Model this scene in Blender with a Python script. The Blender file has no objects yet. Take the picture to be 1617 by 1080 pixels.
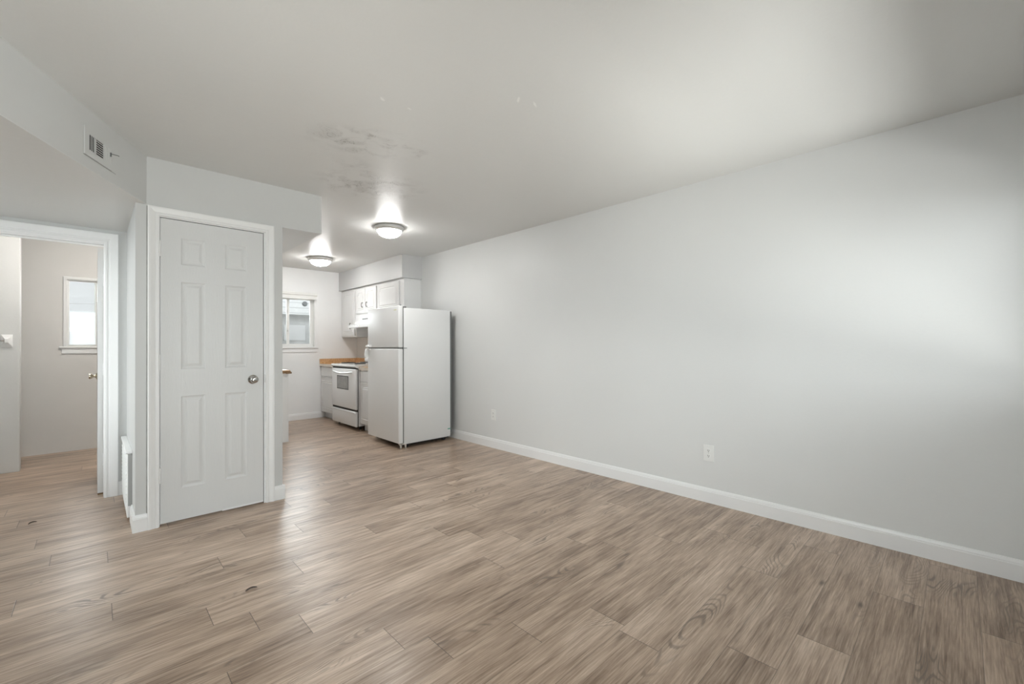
import bpy, bmesh, math, random
from mathutils import Vector, Matrix
random.seed(7)
C = bpy.context.scene.collection
S = bpy.context.scene
PI = math.pi

# ------------------------------------------------------------------ camera
FPX, YAW, PIT, ROL, CAMH = 682.87, 0.768601, 0.005801, -0.0040604, 1.18865
cd = bpy.data.cameras.new('camera'); cam = bpy.data.objects.new('camera', cd); C.objects.link(cam)
Fv = Vector((math.sin(YAW)*math.cos(PIT), math.cos(YAW)*math.cos(PIT), math.sin(PIT)))
Rv = Vector((math.cos(YAW), -math.sin(YAW), 0))
Uv = Rv.cross(Fv)
R2 = Rv*math.cos(ROL)+Uv*math.sin(ROL); U2 = -Rv*math.sin(ROL)+Uv*math.cos(ROL)
m = Matrix((R2, U2, -Fv)).transposed().to_4x4(); m.translation = (0, 0, CAMH)
cam.matrix_world = m
cd.sensor_fit = 'HORIZONTAL'; cd.sensor_width = 36; cd.lens = 36*FPX/1617; cd.clip_start = .02; cd.clip_end = 200
S.camera = cam

# ------------------------------------------------------------------ world, daylight, exposure
S.view_settings.view_transform = 'Standard'; S.view_settings.look = 'None'
S.view_settings.gamma = 1; S.view_settings.use_curve_mapping = False
S.view_settings.exposure = 0.0
w = bpy.data.worlds.new('sky'); S.world = w; w.use_nodes = True
bg = w.node_tree.nodes['Background']; bg.inputs[0].default_value = (.97, .985, 1, 1); bg.inputs[1].default_value = .95

def area(name, loc, target, sx, sy, power, col=(1, 1, 1), spread=PI):
    l = bpy.data.lights.new(name, 'AREA'); l.shape = 'RECTANGLE'; l.size = sx; l.size_y = sy
    l.energy = power; l.color = col; l.spread = spread
    o = bpy.data.objects.new(name, l); C.objects.link(o); o.location = loc
    o.rotation_euler = (Vector(target)-Vector(loc)).to_track_quat('-Z', 'Z').to_euler()
    return o
# bright overcast sky seen through the living-room window and added opening behind the camera, under the eave
area('daylight_sky_front', (-5.0, -6.5, 5.6), (-5.0, -.4, 5.2), 24, 4.8, 2200, (.95, .98, 1))
area('fill_low_front', (.6, -6.5, 1.9), (.6, -.4, 1.6), 5, 2.6, 430, (.95, .98, 1))  # added low panel that brightens the closet door
# daylight reflected up from the pale paving outside those openings
area('daylight_ground_front', (.8, -2.6, .02), (.8, -2.6, 3), 6, 3.6, 1300, (1, .98, .95))
area('fill_side_hall', (-3.4, 3.7, 2.6), (-1.3, 3.7, 1.2), 2.2, 2.2, 300, (.95, .98, 1))  # added fill panel outside the invented hall opening
area('fill_side_room', (-4.5, .4, 2.9), (-1.3, .7, 1.2), 4.5, 3.0, 480, (.95, .98, 1))  # added fill panel outside the invented opening, lifts the right wall
# daylight at the bathroom and kitchen windows
area('daylight_kitchen', (2.15, 8.3, 2.3), (2.15, 7.3, 1.5), 1.6, 1.6, 105, (.95, .98, 1))

area('daylight_bathroom', (.02, 7.75, 2.0), (-.1, 6.6, 1.2), 1.0, .9, 26, (.97, .98, 1))

# ------------------------------------------------------------------ key dimensions
XR, YC, H, YK, YF = 3.314, 3.66, 2.42, 7.34, 4.676      # right wall, closet front, ceiling, kitchen end wall, hall end wall
ZS = 2.108                                              # underside of the soffits and the hall ceiling
YB = -.42                                               # inside face of the window wall behind the camera
XL = -1.30                                              # living-room left wall

# ------------------------------------------------------------------ materials
def nodes(mat): return mat.node_tree.nodes, mat.node_tree.links
def mat(name, col, rough=.5, metal=0, spec=.5, bump=0, bscale=40, vary=0, vscale=3, emit=None, estr=0, coat=0):
    mt = bpy.data.materials.new(name); mt.use_nodes = True; N, L = nodes(mt)
    b = N['Principled BSDF']; b.inputs['Base Color'].default_value = (*col, 1)
    b.inputs['Roughness'].default_value = rough; b.inputs['Metallic'].default_value = metal
    b.inputs['Specular IOR Level'].default_value = spec; b.inputs['Coat Weight'].default_value = coat
    if emit: b.inputs['Emission Color'].default_value = (*emit, 1); b.inputs['Emission Strength'].default_value = estr
    tc = N.new('ShaderNodeTexCoord')
    if vary:
        n = N.new('ShaderNodeTexNoise'); n.inputs['Scale'].default_value = vscale; n.inputs['Detail'].default_value = 4
        L.new(tc.outputs['Object'], n.inputs['Vector'])
        r = N.new('ShaderNodeMapRange'); r.inputs['From Min'].default_value = .3; r.inputs['From Max'].default_value = .7
        r.inputs['To Min'].default_value = 1-vary; r.inputs['To Max'].default_value = 1+vary
        L.new(n.outputs[0], r.inputs[0])
        mx = N.new('ShaderNodeVectorMath'); mx.operation = 'SCALE'; mx.inputs[0].default_value = col
        L.new(r.outputs[0], mx.inputs['Scale']); L.new(mx.outputs[0], b.inputs['Base Color'])
    if bump:
        n = N.new('ShaderNodeTexNoise'); n.inputs['Scale'].default_value = bscale; n.inputs['Detail'].default_value = 3
        L.new(tc.outputs['Object'], n.inputs['Vector'])
        bp = N.new('ShaderNodeBump'); bp.inputs['Strength'].default_value = bump; bp.inputs['Distance'].default_value = .002
        L.new(n.outputs[0], bp.inputs['Height']); L.new(bp.outputs[0], b.inputs['Normal'])
    return mt

M = {}
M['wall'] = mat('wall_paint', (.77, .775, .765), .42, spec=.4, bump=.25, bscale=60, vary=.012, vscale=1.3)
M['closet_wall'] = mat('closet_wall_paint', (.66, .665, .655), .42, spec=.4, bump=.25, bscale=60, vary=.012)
M['soffit'] = mat('soffit_paint_darkened', (.62, .62, .615), .42, spec=.4, vary=.012)  # wall paint darkened here to offset strong light from the nearby kitchen lamps
M['kitchen_wall'] = mat('kitchen_wall_paint', (.90, .90, .895), .42, spec=.4, vary=.012)
M['bath_wall'] = mat('bath_wall_paint', (.78, .765, .745), .5, spec=.3, vary=.015)
M['trim'] = mat('trim_paint', (.89, .89, .885), .3, spec=.5, bump=.15, bscale=30, vary=.01)
M['door'] = None
M['cab'] = mat('cabinet_paint', (.80, .80, .79), .3, spec=.5, bump=.2, bscale=25, vary=.01)
M['enamel'] = mat('white_enamel', (.86, .865, .86), .18, spec=.5, coat=.3, vary=.005)
M['fridge'] = mat('white_textured_enamel', (.87, .875, .87), .32, spec=.5, bump=.25, bscale=350, vary=.006)
M['fridge_side'] = mat('white_side_enamel', (.84, .845, .84), .35, spec=.5, bump=.2, bscale=350, vary=.006)
M['plastic'] = mat('white_plastic', (.86, .86, .84), .35, vary=.005)
M['black'] = mat('black_plastic', (.012, .012, .012), .5, vary=.1, vscale=20)
M['dark'] = mat('dark_gap', (.05, .048, .045), .8, vary=.1, vscale=20)
M['greyback'] = mat('grey_back_panel', (.16, .165, .165), .6, vary=.05)
M['chrome'] = mat('brushed_chrome', (.50, .49, .47), .14, 1, vary=.03, vscale=30)
M['pewter'] = mat('pewter_pull', (.12, .115, .11), .35, 1, vary=.1, vscale=60)
M['brass'] = mat('aged_brass', (.66, .60, .48), .25, 1, vary=.05, vscale=40)
M['nickel'] = mat('nickel', (.62, .61, .58), .3, 1, vary=.04, vscale=30)
M['ovenglass'] = mat('oven_window_glass', (.36, .36, .35), .12, spec=.6, vary=.1, vscale=15)
M['coil'] = mat('burner_coil', (.03, .028, .026), .5, vary=.2, vscale=60)
M['laminate'] = mat('beige_laminate_edge', (.74, .67, .58), .35, vary=.04, vscale=20)
M['beam'] = mat('raw_wood_edge', (.24, .14, .06), .5, vary=.15, vscale=25)
M['sealant'] = mat('grey_filler', (.33, .33, .31), .7, vary=.15, vscale=30)
M['chip'] = mat('dark_chip', (.05, .03, .022), .5, vary=.2, vscale=60)
M['tape'] = mat('green_tape', (.22, .50, .42), .5, vary=.1, vscale=60)
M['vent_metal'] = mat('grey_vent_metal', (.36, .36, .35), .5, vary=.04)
M['badge'] = mat('pale_badge', (.80, .79, .62), .4, vary=.03, vscale=60)
M['bowl'] = mat('lit_frosted_glass', (.95, .95, .93), .3, emit=(1, .995, .985), estr=65, vary=.01)
M['rim'] = mat('lamp_rim', (.66, .66, .64), .3, .3, vary=.02)
M['siding'] = None
M['pale_out'] = mat('pale_outside_wall', (.66, .66, .66), .7, vary=.1, vscale=.8)
M['grey_out'] = mat('grey_outside_wall', (.50, .50, .495), .7, vary=.25, vscale=1.6)
M['ground'] = mat('outside_paving', (.5, .49, .46), .8, vary=.1, vscale=2)
M['roller'] = mat('blind_vinyl', (.82, .82, .79), .4, vary=.01)

def glass_mat():
    mt = bpy.data.materials.new('window_glass'); mt.use_nodes = True; N, L = nodes(mt)
    N.remove(N['Principled BSDF']); out = N['Material Output']
    t = N.new('ShaderNodeBsdfTransparent'); t.inputs[0].default_value = (.93, .95, .95, 1)
    g = N.new('ShaderNodeBsdfGlossy'); g.inputs['Roughness'].default_value = .03
    f = N.new('ShaderNodeFresnel'); f.inputs[0].default_value = 1.45
    tc = N.new('ShaderNodeTexCoord'); n = N.new('ShaderNodeTexNoise'); n.inputs['Scale'].default_value = 3
    L.new(tc.outputs['Object'], n.inputs['Vector'])
    mr = N.new('ShaderNodeMapRange'); mr.inputs['To Min'].default_value = .02; mr.inputs['To Max'].default_value = .05
    L.new(n.outputs[0], mr.inputs[0]); L.new(mr.outputs[0], g.inputs['Roughness'])
    mx = N.new('ShaderNodeMixShader'); L.new(f.outputs[0], mx.inputs[0]); L.new(t.outputs[0], mx.inputs[1]); L.new(g.outputs[0], mx.inputs[2])
    L.new(mx.outputs[0], out.inputs['Surface']); return mt
M['glass'] = glass_mat()

def door_mat():
    mt = mat('moulded_door_paint', (.75, .755, .75), .33, spec=.5); N, L = nodes(mt); b = N['Principled BSDF']
    tc = N.new('ShaderNodeTexCoord'); mp = N.new('ShaderNodeMapping'); mp.inputs['Scale'].default_value = (1, 1, .10)
    L.new(tc.outputs['Object'], mp.inputs[0])
    wv = N.new('ShaderNodeTexNoise'); wv.inputs['Scale'].default_value = 55; wv.inputs['Detail'].default_value = 4; wv.inputs['Distortion'].default_value = 1.2
    L.new(mp.outputs[0], wv.inputs['Vector'])
    # cathedral figure pressed into the skin: nested arches
    mp2 = N.new('ShaderNodeMapping'); mp2.inputs['Scale'].default_value = (9, 1, 1.6); L.new(tc.outputs['Object'], mp2.inputs[0])
    w2 = N.new('ShaderNodeTexWave'); w2.wave_type = 'RINGS'; w2.rings_direction = 'Y'; w2.inputs['Scale'].default_value = 5; w2.inputs['Distortion'].default_value = 5
    w2.inputs['Detail'].default_value = 2
    L.new(mp2.outputs[0], w2.inputs['Vector'])
    ad = N.new('ShaderNodeMath'); ad.operation = 'MULTIPLY_ADD'; L.new(w2.outputs['Fac'], ad.inputs[0]); ad.inputs[1].default_value = .35; L.new(wv.outputs[0], ad.inputs[2])
    bp = N.new('ShaderNodeBump'); bp.inputs['Strength'].default_value = .35; bp.inputs['Distance'].default_value = .002
    L.new(ad.outputs[0], bp.inputs['Height']); L.new(bp.outputs[0], b.inputs['Normal']); return mt
M['door'] = door_mat()

def siding_mat():
    mt = mat('white_lap_siding', (.84, .85, .85), .6); N, L = nodes(mt); b = N['Principled BSDF']
    tc = N.new('ShaderNodeTexCoord'); sp = N.new('ShaderNodeSeparateXYZ'); L.new(tc.outputs['Object'], sp.inputs[0])
    a = N.new('ShaderNodeMath'); a.operation = 'MULTIPLY'; a.inputs[1].default_value = 9.0; L.new(sp.outputs['Z'], a.inputs[0])
    f = N.new('ShaderNodeMath'); f.operation = 'FRACT'; L.new(a.outputs[0], f.inputs[0])
    r = N.new('ShaderNodeValToRGB'); r.color_ramp.elements[0].position = .0; r.color_ramp.elements[0].color = (.30, .31, .31, 1)
    r.color_ramp.elements[1].position = .16; r.color_ramp.elements[1].color = (.66, .66, .66, 1)
    L.new(f.outputs[0], r.inputs[0]); L.new(r.outputs[0], b.inputs['Base Color']); return mt
M['siding'] = siding_mat()

def counter_mat():
    mt = mat('tan_speckled_laminate', (.62, .38, .19), .35); N, L = nodes(mt); b = N['Principled BSDF']
    tc = N.new('ShaderNodeTexCoord'); n = N.new('ShaderNodeTexNoise'); n.inputs['Scale'].default_value = 38; n.inputs['Detail'].default_value = 5
    L.new(tc.outputs['Object'], n.inputs['Vector'])
    r = N.new('ShaderNodeValToRGB'); e = r.color_ramp.elements
    e[0].position = .35; e[0].color = (.55, .31, .14, 1); e[1].position = .65; e[1].color = (.72, .47, .26, 1)
    L.new(n.outputs[0], r.inputs[0]); L.new(r.outputs[0], b.inputs['Base Color']); return mt
M['counter'] = counter_mat()

class NT:
    """small maths helper for building node graphs"""
    def __init__(s, N, L): s.N, s.L = N, L
    def put(s, sock, v):
        if hasattr(v, 'links') or isinstance(v, bpy.types.NodeSocket): s.L.new(v, sock)
        else: sock.default_value = v
    def m(s, op, a, b=None, c=None):
        n = s.N.new('ShaderNodeMath'); n.operation = op; s.put(n.inputs[0], a)
        if b is not None: s.put(n.inputs[1], b)
        if c is not None: s.put(n.inputs[2], c)
        return n.outputs[0]
    def xyz(s, x, y, z=0.):
        n = s.N.new('ShaderNodeCombineXYZ'); s.put(n.inputs[0], x); s.put(n.inputs[1], y); s.put(n.inputs[2], z); return n.outputs[0]
    def noise(s, v, scale, det=3, dist=0, rough=.5):
        n = s.N.new('ShaderNodeTexNoise'); s.L.new(v, n.inputs['Vector']); n.inputs['Scale'].default_value = scale
        n.inputs['Detail'].default_value = det; n.inputs['Distortion'].default_value = dist; n.inputs['Roughness'].default_value = rough; return n.outputs[0]
    def mr(s, v, a, b, c, d, smooth=False):
        n = s.N.new('ShaderNodeMapRange'); s.put(n.inputs[0], v)
        if smooth: n.interpolation_type = 'SMOOTHSTEP'
        for i, x in enumerate((a, b, c, d)): n.inputs[i+1].default_value = x
        return n.outputs[0]
    def white(s, v):
        n = s.N.new('ShaderNodeTexWhiteNoise'); n.noise_dimensions = '2D'; s.L.new(v, n.inputs['Vector']); return n
    def ramp(s, f, stops, interp='LINEAR'):
        n = s.N.new('ShaderNodeValToRGB'); s.put(n.inputs[0], f); cr = n.color_ramp; cr.interpolation = interp
        while len(cr.elements) < len(stops): cr.elements.new(.5)
        for e, (p, c) in zip(cr.elements, sorted(stops, key=lambda q: q[0])): e.position = p; e.color = (*c, 1) if len(c) == 3 else c
        return n.outputs[0]
    def mix(s, f, a, b, mode='MIX'):
        n = s.N.new('ShaderNodeMix'); n.data_type = 'RGBA'; n.blend_type = mode
        s.put(n.inputs[0], f)
        for k, v in ((6, a), (7, b)):
            if isinstance(v, tuple): n.inputs[k].default_value = (*v, 1)
            else: s.L.new(v, n.inputs[k])
        return n.outputs[2]

def floor_mat():
    mt = mat('oak_look_vinyl_plank', (.3, .25, .2), .3); N, L = nodes(mt); b = N['Principled BSDF']; t = NT(N, L)
    tc = N.new('ShaderNodeTexCoord'); sp = N.new('ShaderNodeSeparateXYZ'); L.new(tc.outputs['Object'], sp.inputs[0])
    x, y = sp.outputs[0], sp.outputs[1]
    W, LN = .1742, 1.22
    v = t.m('DIVIDE', t.m('SUBTRACT', y, .12), W)
    row = t.m('FLOOR', v); fv = t.m('FRACT', v)
    # measured butt-joint position of each course
    jx = {0: 2.68, 1: 2.07, 2: 1.79, 3: 2.49, 4: .35, 5: 1.612, 6: 1.286, 7: 2.2, 8: .875, 9: .35, 10: .652, 11: 1.72, 12: .367, 13: .788, 14: 1.28, 15: .5, 16: .96, 17: 1.9}
    stops = []
    for r in range(-3, 26):
        p = (jx.get(r, random.random()*LN) % LN)/LN
        stops.append((0. if r == -3 else (r+4-.5)/32., (p, p, p)))
    tab = t.ramp(t.m('DIVIDE', t.m('ADD', row, 4.), 32.), stops, 'CONSTANT')
    rnd = t.white(t.xyz(row, 3.7)).outputs['Value']
    far = t.m('GREATER_THAN', row, 20.5)
    offs = t.m('ADD', t.m('MULTIPLY', tab, t.m('SUBTRACT', 1., far)), t.m('MULTIPLY', rnd, far))
    u = t.m('SUBTRACT', t.m('DIVIDE', x, LN), offs)
    col = t.m('FLOOR', u); fu = t.m('FRACT', u)
    wn = t.white(t.xyz(row, col)); r1 = wn.outputs['Value']
    wc = N.new('ShaderNodeSeparateColor'); L.new(wn.outputs['Color'], wc.inputs[0]); r2, r3 = wc.outputs[0], wc.outputs[1]
    # grain, its own stretch of board for every plank
    px = t.m('ADD', x, t.m('MULTIPLY', r1, 37.)); py = t.m('ADD', y, t.m('MULTIPLY', r2, 19.))
    g1 = t.noise(t.xyz(t.m('MULTIPLY', px, 2.0), t.m('MULTIPLY', py, 62.)), 1.5, 6, .25, .65)
    g2 = t.noise(t.xyz(t.m('MULTIPLY', px, 7.), t.m('MULTIPLY', py, 190.)), 1.5, 4, .3, .6)
    # cathedral figure pressed into the skin: nested arches
    mp2 = N.new('ShaderNodeMapping'); mp2.inputs['Scale'].default_value = (9, 1, 1.6); L.new(tc.outputs['Object'], mp2.inputs[0])
    w2 = N.new('ShaderNodeTexWave'); w2.wave_type = 'RINGS'; w2.rings_direction = 'Y'; w2.inputs['Scale'].default_value = 5; w2.inputs['Distortion'].default_value = 5
    w2.inputs['Detail'].default_value = 2
    L.new(mp2.outputs[0], w2.inputs['Vector'])
    ad = N.new('ShaderNodeMath'); ad.operation = 'MULTIPLY_ADD'; L.new(w2.outputs['Fac'], ad.inputs[0]); ad.inputs[1].default_value = .35; L.new(wv.outputs[0], ad.inputs[2])
    bp = N.new('ShaderNodeBump'); bp.inputs['Strength'].default_value = .35; bp.inputs['Distance'].default_value = .002
    L.new(ad.outputs[0], bp.inputs['Height']); L.new(bp.outputs[0], b.inputs['Normal']); return mt
M['door'] = door_mat()

def siding_mat():
    mt = mat('white_lap_siding', (.84, .85, .85), .6); N, L = nodes(mt); b = N['Principled BSDF']
    tc = N.new('ShaderNodeTexCoord'); sp = N.new('ShaderNodeSeparateXYZ'); L.new(tc.outputs['Object'], sp.inputs[0])
    a = N.new('ShaderNodeMath'); a.operation = 'MULTIPLY'; a.inputs[1].default_value = 9.0; L.new(sp.outputs['Z'], a.inputs[0])
    f = N.new('ShaderNodeMath'); f.operation = 'FRACT'; L.new(a.outputs[0], f.inputs[0])
    r = N.new('ShaderNodeValToRGB'); r.color_ramp.elements[0].position = .0; r.color_ramp.elements[0].color = (.30, .31, .31, 1)
    r.color_ramp.elements[1].position = .16; r.color_ramp.elements[1].color = (.66, .66, .66, 1)
    L.new(f.outputs[0], r.inputs[0]); L.new(r.outputs[0], b.inputs['Base Color']); return mt
M['siding'] = siding_mat()

def counter_mat():
    mt = mat('tan_speckled_laminate', (.62, .38, .19), .35); N, L = nodes(mt); b = N['Principled BSDF']
    tc = N.new('ShaderNodeTexCoord'); n = N.new('ShaderNodeTexNoise'); n.inputs['Scale'].default_value = 38; n.inputs['Detail'].default_value = 5
    L.new(tc.outputs['Object'], n.inputs['Vector'])
    r = N.new('ShaderNodeValToRGB'); e = r.color_ramp.elements
    e[0].position = .35; e[0].color = (.55, .31, .14, 1); e[1].position = .65; e[1].color = (.72, .47, .26, 1)
    L.new(n.outputs[0], r.inputs[0]); L.new(r.outputs[0], b.inputs['Base Color']); return mt
M['counter'] = counter_mat()

class NT:
    """small maths helper for building node graphs"""
    def __init__(s, N, L): s.N, s.L = N, L
    def put(s, sock, v):
        if hasattr(v, 'links') or isinstance(v, bpy.types.NodeSocket): s.L.new(v, sock)
        else: sock.default_value = v
    def m(s, op, a, b=None, c=None):
        n = s.N.new('ShaderNodeMath'); n.operation = op; s.put(n.inputs[0], a)
        if b is not None: s.put(n.inputs[1], b)
        if c is not None: s.put(n.inputs[2], c)
        return n.outputs[0]
    def xyz(s, x, y, z=0.):
        n = s.N.new('ShaderNodeCombineXYZ'); s.put(n.inputs[0], x); s.put(n.inputs[1], y); s.put(n.inputs[2], z); return n.outputs[0]
    def noise(s, v, scale, det=3, dist=0, rough=.5):
        n = s.N.new('ShaderNodeTexNoise'); s.L.new(v, n.inputs['Vector']); n.inputs['Scale'].default_value = scale
        n.inputs['Detail'].default_value = det; n.inputs['Distortion'].default_value = dist; n.inputs['Roughness'].default_value = rough; return n.outputs[0]
    def mr(s, v, a, b, c, d, smooth=False):
        n = s.N.new('ShaderNodeMapRange'); s.put(n.inputs[0], v)
        if smooth: n.interpolation_type = 'SMOOTHSTEP'
        for i, x in enumerate((a, b, c, d)): n.inputs[i+1].default_value = x
        return n.outputs[0]
    def white(s, v):
        n = s.N.new('ShaderNodeTexWhiteNoise'); n.noise_dimensions = '2D'; s.L.new(v, n.inputs['Vector']); return n
    def ramp(s, f, stops, interp='LINEAR'):
        n = s.N.new('ShaderNodeValToRGB'); s.put(n.inputs[0], f); cr = n.color_ramp; cr.interpolation = interp
        while len(cr.elements) < len(stops): cr.elements.new(.5)
        for e, (p, c) in zip(cr.elements, sorted(stops, key=lambda q: q[0])): e.position = p; e.color = (*c, 1) if len(c) == 3 else c
        return n.outputs[0]
    def mix(s, f, a, b, mode='MIX'):
        n = s.N.new('ShaderNodeMix'); n.data_type = 'RGBA'; n.blend_type = mode
        s.put(n.inputs[0], f)
        for k, v in ((6, a), (7, b)):
            if isinstance(v, tuple): n.inputs[k].default_value = (*v, 1)
            else: s.L.new(v, n.inputs[k])
        return n.outputs[2]

def floor_mat():
    mt = mat('oak_look_vinyl_plank', (.3, .25, .2), .3); N, L = nodes(mt); b = N['Principled BSDF']; t = NT(N, L)
    tc = N.new('ShaderNodeTexCoord'); sp = N.new('ShaderNodeSeparateXYZ'); L.new(tc.outputs['Object'], sp.inputs[0])
    x, y = sp.outputs[0], sp.outputs[1]
    W, LN = .1742, 1.22
    v = t.m('DIVIDE', t.m('SUBTRACT', y, .12), W)
    row = t.m('FLOOR', v); fv = t.m('FRACT', v)
    # measured butt-joint position of each course
    jx = {0: 2.68, 1: 2.07, 2: 1.79, 3: 2.49, 4: .35, 5: 1.612, 6: 1.286, 7: 2.2, 8: .875, 9: .35, 10: .652, 11: 1.72, 12: .367, 13: .788, 14: 1.28, 15: .5, 16: .96, 17: 1.9}
    stops = []
    for r in range(-3, 26):
        p = (jx.get(r, random.random()*LN) % LN)/LN
        stops.append((0. if r == -3 else (r+4-.5)/32., (p, p, p)))
    tab = t.ramp(t.m('DIVIDE', t.m('ADD', row, 4.), 32.), stops, 'CONSTANT')
    rnd = t.white(t.xyz(row, 3.7)).outputs['Value']
    far = t.m('GREATER_THAN', row, 20.5)
    offs = t.m('ADD', t.m('MULTIPLY', tab, t.m('SUBTRACT', 1., far)), t.m('MULTIPLY', rnd, far))
    u = t.m('SUBTRACT', t.m('DIVIDE', x, LN), offs)
    col = t.m('FLOOR', u); fu = t.m('FRACT', u)
    wn = t.white(t.xyz(row, col)); r1 = wn.outputs['Value']
    wc = N.new('ShaderNodeSeparateColor'); L.new(wn.outputs['Color'], wc.inputs[0]); r2, r3 = wc.outputs[0], wc.outputs[1]
    # grain, its own stretch of board for every plank
    px = t.m('ADD', x, t.m('MULTIPLY', r1, 37.)); py = t.m('ADD', y, t.m('MULTIPLY', r2, 19.))
    g1 = t.noise(t.xyz(t.m('MULTIPLY', px, 1.6), t.m('MULTIPLY', py, 30.)), 1.5, 6, .35, .62)
    g2 = t.noise(t.xyz(t.m('MULTIPLY', px, 5.), t.m('MULTIPLY', py, 120.)), 1.5, 4, .3, .6)
    # cathedral figure and knots
    kn = t.noise(t.xyz(t.m('MULTIPLY', px, 1.1), t.m('MULTIPLY', py, 4.5)), 1.3, 1.5, 0.3)
    rings = t.m('PINGPONG', t.m('MULTIPLY_ADD', kn, 60., t.m('MULTIPLY', g2, 1.1)), 1.)
    kmask = t.m('MULTIPLY', t.mr(t.noise(t.xyz(t.m('MULTIPLY', px, 1.2), t.m('MULTIPLY', py, 4.)), 1.7, 2), .54, .66, 0, 1, True), t.mr(r3, .2, .6, .35, 1))
    vor = N.new('ShaderNodeTexVoronoi'); vor.inputs['Scale'].default_value = 1.; vor.feature = 'F1'
    L.new(t.xyz(t.m('MULTIPLY', px, 1.7), t.m('MULTIPLY', py, 5.2)), vor.inputs['Vector'])
    knot = t.m('MULTIPLY', t.mr(t.m('ADD', vor.outputs['Distance'], t.m('MULTIPLY', g2, .06)), .03, .12, 1, 0, True), t.mr(r2, .3, .5, 0, 1))
    tone = t.m('ADD', t.m('MULTIPLY_ADD', g1, .44, .075), t.m('MULTIPLY', g2, .41))
    tone = t.m('ADD', tone, t.mr(r1, 0, 1, -.05, .05))
    broad = t.noise(t.xyz(t.m('MULTIPLY', px, 1.6), t.m('MULTIPLY', py, 6.)), 1.4, 3)
    tone = t.m('ADD', tone, t.mr(broad, .3, .7, -.075, .075))
    c = t.ramp(tone, [(.33, (.160, .100, .066)), (.44, (.325, .228, .160)), (.55, (.490, .365, .270)), (.67, (.69, .545, .43))])
    c = t.mix(t.m('MULTIPLY', t.m('MULTIPLY', kmask, t.mr(rings, .15, .5, 1, 0, True)), .75), c, (.145, .105, .078))
    c = t.mix(t.m('MULTIPLY', knot, .85), c, (.065, .043, .030))
    # pale cerused pores
    por = t.mr(g2, .64, .74, 0, .5, True)
    c = t.mix(por, c, (.50, .43, .37))
    # joints
    ev = t.m('MINIMUM', fv, t.m('SUBTRACT', 1., fv)); eu = t.m('MINIMUM', fu, t.m('SUBTRACT', 1., fu))
    jl = t.mr(ev, .004, .011, 1, 0); js = t.mr(eu, .0006, .0017, 1, 0)
    j = t.m('MAXIMUM', t.m('MULTIPLY', jl, .45), t.m('MULTIPLY', js, .75))
    c = t.mix(j, c, (.05, .035, .025))
    L.new(c, b.inputs['Base Color'])
    L.new(t.mr(g1, .3, .7, .36, .27), b.inputs['Roughness'])
    b.inputs['Specular IOR Level'].default_value = .5; b.inputs['Coat Weight'].default_value = .18; b.inputs['Coat Roughness'].default_value = .36
    hgt = t.m('SUBTRACT', t.m('ADD', t.m('MULTIPLY', g2, .35), t.m('MULTIPLY', g1, .5)), t.m('MULTIPLY', j, 1.))
    bp = N.new('ShaderNodeBump'); bp.inputs['Strength'].default_value = .22; bp.inputs['Distance'].default_value = .003
    L.new(hgt, bp.inputs['Height']); L.new(bp.outputs[0], b.inputs['Normal'])
    return mt
M['floor'] = floor_mat()

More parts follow.
